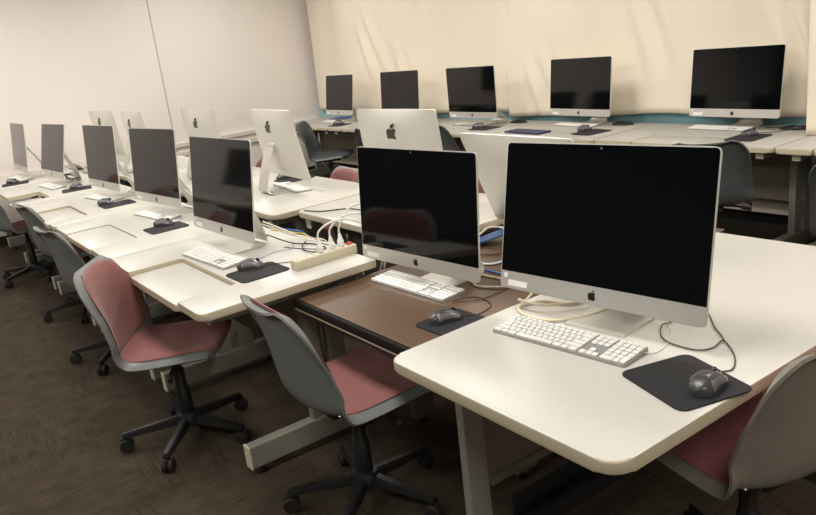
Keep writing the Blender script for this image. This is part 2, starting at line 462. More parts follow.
def logo_outline():
    """apple silhouette with a bite, unit height (body), plus the leaf"""
    def bez(p0, p1, p2, p3, n=8):
        return [tuple((1-t)**3*a+3*(1-t)**2*t*b+3*(1-t)*t*t*c+t**3*d for a, b, c, d in zip(p0, p1, p2, p3)) for t in [k/n for k in range(n)]]
    body = []
    body += bez((0, .64), (.10, .66), (.16, .70), (.24, .69))
    body += bez((.24, .69), (.31, .68), (.35, .65), (.385, .60))
    body += bez((.385, .60), (.24, .50), (.25, .30), (.415, .22))       # the bite
    body += bez((.415, .22), (.36, .08), (.27, -.04), (.19, -.04))
    body += bez((.19, -.04), (.10, -.04), (.07, .005), (0, .005))
    body += bez((0, .005), (-.07, .005), (-.10, -.04), (-.18, -.04))
    body += bez((-.18, -.04), (-.30, -.03), (-.40, .20), (-.40, .37))
    body += bez((-.40, .37), (-.40, .57), (-.30, .69), (-.19, .69))
    body += bez((-.19, .69), (-.12, .69), (-.06, .64), (0, .64))
    leaf = bez((.0, .70), (.0, .82), (.08, .92), (.19, .95))+bez((.19, .95), (.20, .82), (.12, .71), (.0, .70))
    return body, leaf

def logo_mesh(bm, h, y0, y1, cx, cz, flip=1):
    for loop in logo_outline():
        pts = [(p[0]*h*flip, (p[1]-.42)*h) for p in loop]
        if flip < 0: pts = pts[::-1]
        vs = prism(bm, pts, y0, y1)
        for v in vs: v.co = Vector((cx+v.co.x, v.co.z, cz+v.co.y))

def back_depth(u, v):
    """bulge of the rear shell; u, v in -1..1"""
    a = max(0, 1-abs(u)**2.3); b = max(0, 1-abs(v)**2.3)
    return .006+.040*(a*b)**.95

def housing_mesh():
    bm = bmesh.new(); nx, nz = 26, 20
    def us(n): return [math.sin(-PI/2+PI*i/n)*.35+(-1+2*i/n)*.65 for i in range(n+1)]
    U, Vv = us(nx), us(nz); r = .013
    def pos(u, v):
        x = u*SW/2; z = (v+1)/2*SH
        dx = abs(x)-(SW/2-r); zc = abs(z-SH/2)-(SH/2-r)          # rounded corners
        if dx > 0 and zc > 0:
            l = max(dx, zc)/math.hypot(dx, zc)
            x = math.copysign(SW/2-r+dx*l, x); z = SH/2+math.copysign(SH/2-r+zc*l, z-SH/2)
        return x, z
    F, B = [], []
    for v in Vv:
        rf, rb = [], []
        for u in U:
            x, z = pos(u, v)
            rf.append(bm.verts.new((x, 0, z))); rb.append(bm.verts.new((x*.998, back_depth(u, v), SH/2+(z-SH/2)*.998)))
        F.append(rf); B.append(rb)
    for j in range(nz):
        for i in range(nx):
            bm.faces.new((F[j][i], F[j][i+1], F[j+1][i+1], F[j+1][i]))
            bm.faces.new((B[j][i], B[j+1][i], B[j+1][i+1], B[j][i+1]))
    ring = [(0, i) for i in range(nx)]+[(j, nx) for j in range(nz)]+[(nz, i) for i in range(nx, 0, -1)]+[(j, 0) for j in range(nz, 0, -1)]
    for k in range(len(ring)):
        a, b = ring[k], ring[(k+1) % len(ring)]
        bm.faces.new((F[a[0]][a[1]], B[a[0]][a[1]], B[b[0]][b[1]], F[b[0]][b[1]]))
    return bm

def stand_mesh(tilt, yf, bd):
    """foot plate plus the arm that carries the display; local to the computer (z=0 desk)"""
    zt = SZ+.205; yh = math.sin(tilt)*.205+.045
    base_back = yf+bd
    prof = [(yf, .0055), (yf+bd*.5, .0065), (base_back-.035, .008)]
    # rounded heel then the arm up to the hinge
    for k in range(5):
        a = -PI/2+PI/2*1.12*k/4
        prof.append((base_back-.035+.03*math.cos(a), .038+.03*math.sin(a)))
    prof.append((yh+.03+.55*(base_back-yh-.03), .15)); prof.append((yh+.02, zt))
    P = smooth_path([(0, p[0], p[1]) for p in prof], 3)
    bm = bmesh.new(); th = .0055; rows = []
    for i, p in enumerate(P):
        d = (P[min(i+1, len(P)-1)]-P[max(i-1, 0)]).normalized(); nrm = Vector((0, -d.z, d.y))
        q0 = p-nrm*th; q1 = p+nrm*th*.0
        q0.z = max(q0.z, 0)
        w = .095 if p.z < .012 else max(.064, .095-(p.z-.012)*.9)
        rows.append([bm.verts.new((-w, q0.y, q0.z)), bm.verts.new((w, q0.y, q0.z)), bm.verts.new((w, q1.y, q1.z)), bm.verts.new((-w, q1.y, q1.z))])
    for a, b in zip(rows, rows[1:]):
        for k in range(4): bm.faces.new((a[k], a[(k+1) % 4], b[(k+1) % 4], b[k]))
    bm.faces.new(rows[0]); bm.faces.new(list(reversed(rows[-1])))
    arm = bm
    hb = bmesh.new(); box(hb, -.05, .05, yh-.012, yh+.026, zt-.022, zt+.022, .008, 3)
    hole = bmesh.new()                                                   # the cable hole through the arm
    return arm, hb

_pc = {}
def prep_pc():
    o = link('housing', housing_mesh(), M['alu_back'], smooth=True, autosmooth=50); _pc['housing'] = o.data; bpy.data.objects.remove(o)
    bm = bmesh.new()
    m = .0035; z0 = SH-GLASS; z1 = SH-m
    pts = round_poly([(-SW/2+m, z0), (SW/2-m, z0), (SW/2-m, z1), (-SW/2+m, z1)], [.001, .001, .011, .011])
    for v in prism(bm, pts, -.0016, .0006): v.co = Vector((v.co.x, v.co.z, v.co.y))
    o = link('screen', bm, M['glass']); _pc['screen'] = o.data; bpy.data.objects.remove(o)
    bm = bmesh.new(); m = .002
    pts = round_poly([(-SW/2+m, m), (SW/2-m, m), (SW/2-m, z0-.0006), (-SW/2+m, z0-.0006)], [.011, .011, .001, .001])
    for v in prism(bm, pts, -.0014, .0006): v.co = Vector((v.co.x, v.co.z, v.co.y))
    o = link('chin', bm, M['alu']); _pc['chin'] = o.data; bpy.data.objects.remove(o)
    bm = bmesh.new(); logo_mesh(bm, .030, -.0022, -.001, 0, z0/2)
    o = link('logo', bm, M['logo']); _pc['logo'] = o.data; bpy.data.objects.remove(o)
    bm = bmesh.new(); d = back_depth(0, .49)
    logo_mesh(bm, .092, d-.010, d+.0030, 0, SH*.745, -1)
    o = link('rear_logo', bm, M['rear_logo']); _pc['rear_logo'] = o.data; bpy.data.objects.remove(o)
    bm = bmesh.new(); box(bm, -SW/2+.014, -SW/2+.028, -.0019, -.001, .033, .046)
    o = link('paper_label', bm, M['label']); _pc['small_label'] = o.data; bpy.data.objects.remove(o)
    bm = bmesh.new(); box(bm, -SW/2+.032, -SW/2+.102, -.0019, -.001, .010, .027)
    o = link('paper_label', bm, M['label']); _pc['paper_label'] = o.data; bpy.data.objects.remove(o)
    bm = bmesh.new(); lathe(bm, [(.0032, 0), (.0032, .0008)], 14, T(0, -.0018, SH-.0125) @ Rm(PI/2, 'X'))
    o = link('webcam', bm, M['mouse_side']); _pc['webcam'] = o.data; bpy.data.objects.remove(o)
prep_pc()

def computer(x, y, z, yaw, tilt, label, group, yf=.0, back=False, stickers=True, hz=0, bd=.185):
    t = thing('desktop_computer', label, 'computer', (x, y, z), yaw+(PI if back else 0), group)
    h = inst('housing', _pc['housing'], t, (0, 0, SZ+hz), (-tilt, 0, 0))
    inst('screen', _pc['screen'], h); inst('chin', _pc['chin'], h); inst('logo', _pc['logo'], h); inst('rear_logo', _pc['rear_logo'], h)
    inst('webcam', _pc['webcam'], h)
    if stickers: inst('paper_label', _pc['paper_label'], h); inst('small_label', _pc['small_label'], h)
    arm, hb = stand_mesh(tilt, yf, bd)
    s = link('stand', arm, M['alu'], t, smooth=True, autosmooth=40)
    link('hinge', hb, M['alu'], s, smooth=True, autosmooth=40)
    return t

FR = 'computers facing us in the front row'; MR = 'computers turned away in the centre row'; BR = 'computers in the back row'
computer(-1.334, 1.492, DESK, .112, .211, 'silver all-in-one computer nearest the camera on the big white table', FR, hz=-.004)
computer(-2.171, 1.511, BROWN, .071, .095, 'silver all-in-one computer standing on the brown table', FR, yf=.08)
computer(-3.230, 1.202, DESK, .030, .144, 'silver computer beside the ivory power strip, third from the right in the front row', FR)
computer(-4.416, 1.288, DESK, .088, .115, 'silver computer fourth from the right in the front row', FR, yf=.075, bd=.15)
computer(-5.504, 1.263, DESK, .065, .107, 'silver computer third from the left in the front row', FR, yf=.068, bd=.155)
computer(-6.810, 1.172, DESK, .070, .241, 'silver computer second from the left in the front row, its screen tipped back', FR, yf=.052, bd=.165)
computer(-7.793, 1.092, DESK, .014, .143, 'silver computer at the far left end of the front row', FR, yf=.075, bd=.155)
computer(-2.133, 2.164, BROWN, -.04, .378, 'silver computer seen from behind, tipped far back, behind the nearest screen', MR, back=True)
computer(-2.998, 2.103, DESK, .006, .083, 'silver computer back with a full dark logo above the screen on the brown table', MR, back=True)
computer(-4.318, 2.119, DESK, -.06, .164, 'silver computer back showing its stand, behind the power strip', MR, back=True, yf=.05, bd=.14)
computer(-5.526, 2.081, DESK, .02, .087, 'silver computer back in front of the wall raceway, half hidden by a screen', MR, back=True)
computer(-6.714, 1.941, DESK, -.031, .111, 'silver computer back second from the left in the centre row', MR, back=True)
computer(-7.666, 1.924, DESK, .078, .096, 'silver computer back at the left end of the centre row', MR, back=True)
computer(-7.415, 4.368, DESK, -.068, .153, 'silver computer at the left end of the back row, blue sheet beneath it', BR, yf=.04, bd=.17)
computer(-6.221, 4.360, DESK, -.008, .10, 'silver computer second from left in the back row, foot hidden by a silver back', BR)
computer(-5.079, 4.322, DESK, -.025, .025, 'silver computer in the middle of the back row before the curtain', BR, yf=.175, bd=.14)
computer(-4.044, 4.505, DESK, -.084, .112, 'silver computer fourth from the left in the back row, beside the navy folder', BR, yf=.095, bd=.125)
computer(-2.79, 4.53, DESK, -.075, .127, 'silver computer at the right end of the back row under the curtain folds', BR, yf=.08, bd=.12)

# ------------------------------------------------------------------ keyboards
U = .01892; KW, KD = .43, .114
def key_layout():
    rows = []
    def run(x, ws): 
        out = []
        for w in ws: out.append((x, w)); x += w
        return out
    N0, P0 = 15.3, 18.6
    rows.append((0, 1, run(0, [1.5, 1.2, 1.5, 6.6, 1.5, 1.2, 1.5])+run(N0, [1, 1, 1])+[(P0, 2), (P0+2, 1)]))
    rows.append((1, 1, run(0, [2.25]+[1]*10+[2.75])+[(N0+1, 1)]+run(P0, [1]*3)))
    rows.append((2, 1, run(0, [1.75]+[1]*11+[2.25])+run(P0, [1]*4)))
    rows.append((3, 1, run(0, [1.5]+[1]*12+[1.5])+run(N0, [1]*3)+run(P0, [1]*4)))
    rows.append((4, 1, run(0, [1]*13+[2])+run(N0, [1]*3)+run(P0, [1]*4)))
    rows.append((5, .62, run(0, [15/14]*14)+run(N0, [1]*3)+run(P0, [1]*4)))
    out = []
    for r, hgt, ks in rows:
        for x, w in ks: out.append((x*U, r*U, w*U, hgt*U))
    out.append(((P0+3)*U, 0, U, 2*U))                                    # tall enter key
    return out
KEYS = key_layout()
def key_z(y): return .0075+.0075*(y/KD)
_keym = {}
def key_mesh(w, h):
    k = (round(w, 5), round(h, 5))
    if k not in _keym:
        bm = bmesh.new(); prism(bm, round_poly([(.0018, .0018), (w-.0018, .0018), (w-.0018, h-.0018), (.0018, h-.0018)], .0014, 3), -.001, .0035, .0006, 1)
        o = link('key', bm, M['key']); _keym[k] = o.data; bpy.data.objects.remove(o)
    return _keym[k]
def kb_base():
    bm = bmesh.new()
    prism(bm, round_poly([(0, 0), (KW, 0), (KW, KD), (0, KD)], .006), 0, .007, .001, 1)
    for v in bm.verts:
        if v.co.z > .004: v.co.z += .0075*(v.co.y/KD)
    o = link('case', bm, M['kb_alu']); d = o.data; bpy.data.objects.remove(o); return d
KB = kb_base()
def all_keys_mesh():
    bm = bmesh.new()
    for (x, y, w, h) in KEYS:
        vs = box(bm, x+.0012, x+w-.0012, y+.0012, y+h-.0012, key_z(y)-.001, key_z(y)+.0035)
    o = link('keys', bm, M['key']); d = o.data; bpy.data.objects.remove(o); return d
KALL = all_keys_mesh()
def keyboard(cx, cy, z, yaw, label, group, detailed=False, cable=None):
    t = thing('keyboard', label, 'keyboard', (cx, cy, z), yaw, group)
    inst('case', KB, t, (-KW/2, -KD/2, 0))
    ox, oy = -KW/2+(KW-22.6*U)/2, -KD/2+.0035
    if detailed:
        order = sorted(range(len(KEYS)), key=lambda i: -(KEYS[i][2]*KEYS[i][3])*(2 if KEYS[i][1] < 4.5*U else 1))
        for i in order[:100]:
            x, y, w, h = KEYS[i]
            inst('key', key_mesh(w, h), t, (ox+x, oy+y, key_z(y+h/2)), (math.atan(.0075/KD), 0, 0))
        bm = bmesh.new()
        for i in order[100:]:
            x, y, w, h = KEYS[i]; zz = key_z(y+h/2)
            box(bm, ox+x+.0012, ox+x+w-.0012, oy+y+.0012, oy+y+h-.0012, zz-.001, zz+.0035)
        o = link('narrow_keys', bm, M['key'], t); o['kind'] = 'stuff'
    else:
        o = inst('keys', KALL, t, (ox, oy, 0)); o['kind'] = 'stuff'
    if cable:
        ca, sa = math.cos(-yaw), math.sin(-yaw)
        loc = [((p[0]-cx)*ca-(p[1]-cy)*sa, (p[0]-cx)*sa+(p[1]-cy)*ca, p[2]-z) for p in cable]
        bm = bmesh.new(); tube(bm, loc, .0016, 6); link('cable', bm, M['cord_white'], t, smooth=True)
    return t
d2r = math.radians
KG = 'white and silver keyboards'
keyboard(-1.344, 1.395, DESK, d2r(6), 'white keyboard on the big white table in front of the nearest screen', KG, True,
         [(-1.137, 1.448, DESK+.008), (-1.12, 1.475, DESK+.003), (-1.125, 1.52, DESK+.002), (-1.16, 1.60, DESK+.002), (-1.24, 1.68, DESK+.002)])
keyboard(-2.205, 1.522, BROWN, d2r(2.5), 'white keyboard on the brown table', KG, True)
keyboard(-3.158, 1.113, DESK, d2r(3.5), 'white keyboard above the pulled-out tray, next to a mouse by the power strip', KG, True)
keyboard(-4.455, 1.285, DESK, d2r(6), 'white keyboard before the fourth computer from the right in the front row', KG)
keyboard(-5.56, 1.262, DESK, d2r(8), 'white keyboard under the third screen from the left in the front row', KG)
keyboard(-6.80, 1.155, DESK, d2r(4), 'white keyboard under the second screen from the left in the front row', KG)
keyboard(-7.85, 1.075, DESK, d2r(8), 'white keyboard at the far left end of the front row', KG)
keyboard(-4.325, 2.128, DESK, d2r(-8)+PI, 'white keyboard seen edge on under the silver back behind the power strip', KG)
keyboard(-3.0, 2.30, DESK, PI, 'white keyboard hidden behind the screen on the brown table', KG)
keyboard(-2.885, 4.545, DESK, d2r(-4), 'white keyboard under the rightmost computer of the back row', KG)
keyboard(-4.095, 4.535, DESK, d2r(-6), 'white keyboard beside the navy folder in the back row', KG)
keyboard(-5.22, 4.43, DESK, d2r(-2), 'white keyboard under the middle computer of the back row', KG)
keyboard(-7.52, 4.33, DESK, d2r(-6), 'white keyboard by the blue sheet at the left end of the back row', KG)

# ------------------------------------------------------------------ mouse pads and mice
def pad(cx, cy, z, yaw, w, d, label):
    bm = bmesh.new(); prism(bm, round_poly([(-w/2, -d/2), (w/2, -d/2), (w/2, d/2), (-w/2, d/2)], .022), .0003, .0042, .0008, 1)
    o = link('mouse_pad', bm, M['pad'], loc=(cx, cy, z), rot=(0, 0, yaw)); return tag(o, label, 'mouse pad', 'black mouse pads')

def mouse_body():
    bm = bmesh.new(); n, m = 20, 16
    def section(t):                                  # t 0 back .. 1 front: half width, height
        w = .034*(1-(2*abs(t-.5))**3.2)**.5*(1-.16*math.sin(PI*t)**2*(1 if t > .3 else .6))+.0005
        h = .046*(math.sin(PI*(t*.86+.10))**.75)*(1-.22*t)
        return w, max(h, .006)
    rows = []
    for i in range(n+1):
        t = min(max(i/n, .004), .996); w, h = section(t); row = []
        for k in range(m+1):
            a = PI*k/m; c = math.cos(a); s = math.sin(a)
            row.append(bm.verts.new((w*math.copysign(abs(c)**.75, c), -.058+.116*t, h*s**.62 if s > 0 else 0)))
        rows.append(row)
    for a, b in zip(rows, rows[1:]):
        for k in range(m): bm.faces.new((a[k], a[k+1], b[k+1], b[k]))
        bm.faces.new((a[0], b[0], b[m], a[m]))
    bm.faces.new(rows[0]); bm.faces.new(rows[-1])
    # silver-grey flanks: lowest strips of each side
    bm.faces.ensure_lookup_table()
    return bm, rows
def build_mouse_meshes():
    bm, rows = mouse_body()
    o = link('body', bm, M['mouse'], smooth=True, autosmooth=60); _pc['mouse'] = o.data; bpy.data.objects.remove(o)
    bm = bmesh.new(); lathe(bm, [(.006, -.004), (.0085, -.003), (.0085, .003), (.006, .004)], 14, T(0, .030, .031) @ Rm(PI/2, 'Y'))
    o = link('scroll_wheel', bm, M['black'], smooth=True, autosmooth=40); _pc['wheel'] = o.data; bpy.data.objects.remove(o)
    # side grips, a slightly larger skin over part of the flank
    for nm, key, (k0, k1), ms in (('side_grip', 'g0', (1, 4), M['mouse_side']), ('side_grip', 'g1', (12, 15), M['mouse_side']), ('button', 'b0', (5, 7), M['mouse_reflection']), ('button', 'b1', (9, 11), M['mouse_reflection'])):
        src, rows = mouse_body(); bm = bmesh.new()
        i0, i1 = (4, 17) if nm == 'side_grip' else (12, 19)
        g = [[bm.verts.new(Vector((rows[i][k].co.x*1.022, rows[i][k].co.y, rows[i][k].co.z*1.022+.0003))) for k in range(k0, k1+1)] for i in range(i0, i1+1)]
        for a, b in zip(g, g[1:]):
            for k in range(k1-k0): bm.faces.new((a[k], a[k+1], b[k+1], b[k]))
        src.free(); bmesh.ops.recalc_face_normals(bm, faces=bm.faces)
        bmesh.ops.solidify(bm, geom=bm.faces[:], thickness=.0012)
        o = link(nm, bm, ms, smooth=True, autosmooth=50); _pc[key] = o.data; bpy.data.objects.remove(o)
build_mouse_meshes()
def mouse(cx, cy, z, yaw, label, cable=None, cmat='cord_black', grips=True):
    """yaw 0: the front of the mouse points to +y"""
    z = z+.0043
    t = thing('computer_mouse', label, 'computer mouse', (cx, cy, z), yaw, 'black computer mice')
    inst('body', _pc['mouse'], t); inst('scroll_wheel', _pc['wheel'], t)
    if grips:
        for nm, k in (('side_grip', 'g0'), ('side_grip', 'g1'), ('button', 'b0'), ('button', 'b1')): inst(nm, _pc[k], t)
    if cable:
        pts = [(cx-.056*math.sin(yaw), cy+.056*math.cos(yaw), z+.008)]+list(cable)
        ca, sa = math.cos(-yaw), math.sin(-yaw)
        loc = [((p[0]-cx)*ca-(p[1]-cy)*sa, (p[0]-cx)*sa+(p[1]-cy)*ca, p[2]-z) for p in pts]
        bm = bmesh.new(); tube(bm, loc, .0019, 6, n=8); link('cable', bm, M[cmat], t, smooth=True)
    return t
D = DESK
pad(-.978, 1.391, D, d2r(-17), .228, .198, 'black mouse pad at the right edge of the big white table')
mouse(-.918, 1.392, D, d2r(8), 'black mouse, blue reflection coloured onto its buttons, nearest the camera at the table edge',
      [(-.940, 1.481, D+.004), (-.931, 1.502, D+.003), (-.942, 1.536, D+.003), (-.977, 1.587, D+.003), (-1.034, 1.636, D+.004), (-1.030, 1.587, D+.003), (-1.046, 1.554, D+.003), (-1.079, 1.544, D+.003), (-1.134, 1.548, D+.003), (-1.174, 1.574, D+.004), (-1.208, 1.626, D+.006), (-1.204, 1.664, D+.006), (-1.25, 1.70, D+.01)], 'cord_brown')
pad(-1.822, 1.378, BROWN, d2r(2), .165, .185, 'black mouse pad on the brown table, partly under the big white table')
mouse(-1.842, 1.372, BROWN, d2r(-14), 'black mouse on the brown table',
      [(-1.80, 1.47, BROWN+.004), (-1.83, 1.56, BROWN+.003), (-1.93, 1.58, BROWN+.003), (-1.96, 1.50, BROWN+.006), (-1.90, 1.55, BROWN+.006), (-1.90, 1.68, BROWN+.003), (-1.95, 1.80, BROWN+.003)], 'cord_brown')
pad(-2.772, 1.149, D, d2r(1), .187, .213, 'black mouse pad on the white table beside the power strip')
mouse(-2.845, 1.155, D, d2r(-30), 'black mouse beside the ivory power strip',
      [(-2.77, 1.30, D+.004), (-2.72, 1.42, D+.003), (-2.76, 1.50, D+.003), (-2.86, 1.46, D+.003), (-2.95, 1.42, D+.003), (-3.02, 1.40, D+.003)])
pad(-4.06, 1.205, D, d2r(0), .19, .21, 'black mouse pad before the fourth computer from the right in the front row')
mouse(-4.125, 1.215, D, d2r(-40), 'black mouse before the fourth computer from the right in the front row')
pad(-5.20, 1.255, D, d2r(0), .19, .21, 'black mouse pad under the third screen from the left in the front row')
mouse(-5.29, 1.205, D, d2r(-40), 'black mouse under the third screen from the left in the front row')
pad(-6.34, 1.25, D, d2r(-10), .2, .22, 'black mouse pad under the second screen from the left in the front row')
mouse(-6.37, 1.26, D, d2r(-40), 'black mouse under the second screen from the left in the front row')
pad(-7.53, .985, D, d2r(-10), .2, .22, 'black mouse pad at the far left end of the front row')
mouse(-7.61, .975, D, d2r(-40), 'black mouse at the far left end of the front row')
pad(-4.62, 2.30, D, 0, .2, .23, 'black mouse pad behind the silver computer stand in the centre row')
mouse(-4.72, 2.275, D, d2r(150), 'black mouse behind the silver computer stand in the centre row')
pad(-2.542, 4.297, D, 0, .19, .235, 'black mouse pad under the rightmost computer of the back row')
mouse(-2.555, 4.335, D, d2r(-20), 'black mouse under the rightmost computer of the back row',
      [(-2.53, 4.45, D+.004), (-2.47, 4.50, D+.003), (-2.45, 4.60, D+.003), (-2.55, 4.64, D+.004), (-2.62, 4.62, D+.003)])
pad(-3.735, 4.285, D, d2r(-8), .2, .235, 'black mouse pad to the right of the navy folder in the back row')
mouse(-3.83, 4.325, D, d2r(-20), 'black mouse to the right of the navy folder in the back row')
pad(-4.90, 4.29, D, 0, .24, .19, 'black mouse pad under the middle computer of the back row')
mouse(-4.985, 4.30, D, d2r(-30), 'black mouse under the middle computer of the back row')
pad(-7.14, 4.20, D, d2r(10), .22, .2, 'black mouse pad at the left end of the back row')
mouse(-7.23, 4.235, D, d2r(-40), 'black mouse at the left end of the back row')

# ------------------------------------------------------------------ office chairs
def shell_point(s, v):
    """s 0 seat front .. 1 top of back, v -1..1 across; returns the inner surface point (y forward)"""
    prof = [(.225, .425), (.215, .448), (.17, .458), (.06, .452), (-.06, .446), (-.14, .449), (-.19, .472), (-.213, .53), (-.225, .61), (-.239, .70), (-.255, .78), (-.270, .835)]
    k = s*(len(prof)-1); i = min(int(k), len(prof)-2); f = k-i
    P = [Vector(prof[max(0, min(len(prof)-1, j))]) for j in (i-1, i, i+1, i+2)]
    p = .5*((2*P[1])+(-P[0]+P[2])*f+(2*P[0]-5*P[1]+4*P[2]-P[3])*f*f+(-P[0]+3*P[1]-3*P[2]+P[3])*f**3)
    # half width along the profile
    ws = [(0, .185), (.05, .205), (.2, .225), (.45, .226), (.6, .222), (.8, .212), (1, .212)]
    for (a, wa), (b, wb) in zip(ws, ws[1:]):
        if a <= s <= b:
            q = (s-a)/(b-a); q = q*q*(3-2*q); w = wa+(wb-wa)*q; break
    if s > .80: w *= (1-.70*((s-.80)/.20)**3)**.5      # rounded top corners
    x = v*w
    e = abs(v)**3
    seat = max(0, 1-s/.5); back = max(0, min(1, (s-.45)/.2))
    y, z = p.x, p.y
    z += .022*e*(1 if s < .55 else max(0, 1-(s-.55)*4))*min(1, s*8+.2)
    y += .075*e*back*(1-.72*max(0, (s-.75)/.25))
    mid = math.exp(-((s-.5)/.16)**2)
    y += .03*e*mid
    return Vector((x, y, z))
def shell_normal(s, v):
    e = .004
    a = shell_point(min(1, s+e), v)-shell_point(max(0, s-e), v); b = shell_point(s, min(1, v+e))-shell_point(s, max(-1, v-e))
    n = a.cross(b)
    return n.normalized()         # points to the sitter
def chair_shell(mats):
    bm = bmesh.new(); n, m = 44, 22; rows = []
    for i in range(n+1):
        s = i/n; row = []
        for k in range(m+1):
            v = -1+2*k/m; p = shell_point(s, v)
            # rolled rim: the outermost band turns away from the sitter
            edge = min(1.0, math.hypot(max((abs(v)-.89)/.11, 0), max((s-.955)/.045, (.035-s)/.035, 0)))
            if edge > 0:
                nn = shell_normal(min(max(s, .03), .97), v*.85)
                deep = .032
                p = p-nn*deep*edge**1.6
            row.append(bm.verts.new(p))
        rows.append(row)
    for a, b in zip(rows, rows[1:]):
        for k in range(m): bm.faces.new((a[k], a[k+1], b[k+1], b[k]))
    bmesh.ops.recalc_face_normals(bm, faces=bm.faces)
    bm.faces.ensure_lookup_table()
    bm.normal_update()
    f = min(bm.faces, key=lambda f: (f.calc_center_median()-Vector((0, 0, .45))).length)
    if f.normal.z < 0: bmesh.ops.reverse_faces(bm, faces=bm.faces[:])
    bmesh.ops.solidify(bm, geom=bm.faces[:], thickness=.008)
    return bm
def cushion(s0, s1, vw, thick):
    bm = bmesh.new(); n, m = 22, 18; rows = []; low = []
    for i in range(n+1):
        a = -1+2*i/n; row = []; lo = []
        for k in range(m+1):
            b = -1+2*k/m
            # squircle grid so that the corners are round
            aa = a*math.sqrt(1-.22*b*b*abs(b)); bb = b*math.sqrt(1-.22*a*a*abs(a))
            s = (s0+s1)/2+(s1-s0)/2*aa; v = vw*bb
            nn = shell_normal(s, v); q = max(abs(a), abs(b))
            h = thick*(1-q**7)**.5 if q < 1 else 0
            p = shell_point(s, v)
            row.append(bm.verts.new(p+nn*(.0012+h))); lo.append(bm.verts.new(p+nn*.0008))
        rows.append(row); low.append(lo)
    for G in (rows, low):
        for x, y in zip(G, G[1:]):
            for k in range(m): bm.faces.new((x[k], x[k+1], y[k+1], y[k]))
    ring = [(0, k) for k in range(m)]+[(i, m) for i in range(n)]+[(n, k) for k in range(m, 0, -1)]+[(i, 0) for i in range(n, 0, -1)]
    for q in range(len(ring)):
        a, b = ring[q], ring[(q+1) % len(ring)]
        bm.faces.new((rows[a[0]][a[1]], rows[b[0]][b[1]], low[b[0]][b[1]], low[a[0]][a[1]]))
    return bm
_ch = {}
def keep(name, bm, m, smooth=True, a=40):
    o = link(name, bm, m, smooth=smooth, autosmooth=a); d = o.data; bpy.data.objects.remove(o); return d
def prep_chair():
    for k in ('shell', 'shell_warm', 'shell_dark'): _ch[k] = keep('shell', chair_shell(None), M[k], a=60)
    _ch['seat_cushion'] = keep('seat_cushion', cushion(.035, .548, .92, .014), M['fabric'])
    _ch['back_cushion'] = keep('back_cushion', cushion(.545, .985, .93, .014), M['fabric'])
    _ch['seat_cushion_red'] = keep('seat_cushion', cushion(.035, .548, .92, .014), M['fabric_red'])
    _ch['back_cushion_red'] = keep('back_cushion', cushion(.545, .985, .93, .014), M['fabric_red'])
    bm = bmesh.new(); box(bm, -.06, .06, -.10, .12, .395, .432, .008); box(bm, -.09, .09, -.13, -.08, .40, .432, .006)
    box(bm, -.1, .1, .09, .13, .41, .436, .005)
    _ch['mechanism'] = keep('mechanism', bm, M['black'])
    bm = bmesh.new(); tube(bm, [(.05, .02, .405), (.14, .03, .40), (.20, .035, .385)], .006, 8)
    tube(bm, [(.185, .033, .389), (.235, .04, .375)], .011, 10, smooth=False)
    _ch['lever'] = keep('lever', bm, M['black'])
    bm = bmesh.new(); lathe(bm, [(.026, .085), (.032, .10), (.030, .24), (.024, .25), (.023, .33), (.015, .335), (.015, .40)], 20)
    _ch['column'] = keep('column', bm, M['black'])
    bm = bmesh.new(); lathe(bm, [(.03, .065), (.052, .07), (.056, .10), (.046, .125), (.032, .128)], 24)
    _ch['hub'] = keep('hub', bm, M['black'])
    bm = bmesh.new()
    for a, b in (((.035, .115, .024, .038), (.285, .085, .017, .022)),):
        v0 = [(a[0], -a[2], a[1]-a[3]), (a[0], a[2], a[1]-a[3]), (a[0], a[2]*.75, a[1]), (a[0], -a[2]*.75, a[1])]
        v1 = [(b[0], -b[2], b[1]-b[3]), (b[0], b[2], b[1]-b[3]), (b[0], b[2]*.75, b[1]), (b[0], -b[2]*.75, b[1])]
        A = [bm.verts.new(p) for p in v0]; B = [bm.verts.new(p) for p in v1]
        for k in range(4): bm.faces.new((A[k], A[(k+1) % 4], B[(k+1) % 4], B[k]))
        bm.faces.new(A); bm.faces.new(B[::-1])
    bmesh.ops.bevel(bm, geom=bm.edges[:], offset=.005, segments=2, affect='EDGES')
    _ch['leg'] = keep('leg', bm, M['black'])
    bm = bmesh.new()
    for s in (-1, 1): lathe(bm, [(.010, -.009), (.026, -.009), (.029, -.005), (.029, .005), (.024, .009), (.010, .009)], 20, T(.275, s*.014, .029) @ Rm(PI/2, 'X'))
    lathe(bm, [(.008, .03), (.008, .075)], 10, T(.265, 0, 0)); box(bm, .25, .297, -.006, .006, .028, .062, .003)
    _ch['caster'] = keep('caster', bm, M['rubber'])
    for v, k in ((-.80, 'rivet'), (.80, 'rivet2')):
        bm = bmesh.new(); p = shell_point(.50, v); nn = shell_normal(.5, v); tube(bm, [p-nn*.0075, p-nn*.011], .006, 10, smooth=False)
        _ch[k] = keep('rivet', bm, M['chrome'])
prep_chair()
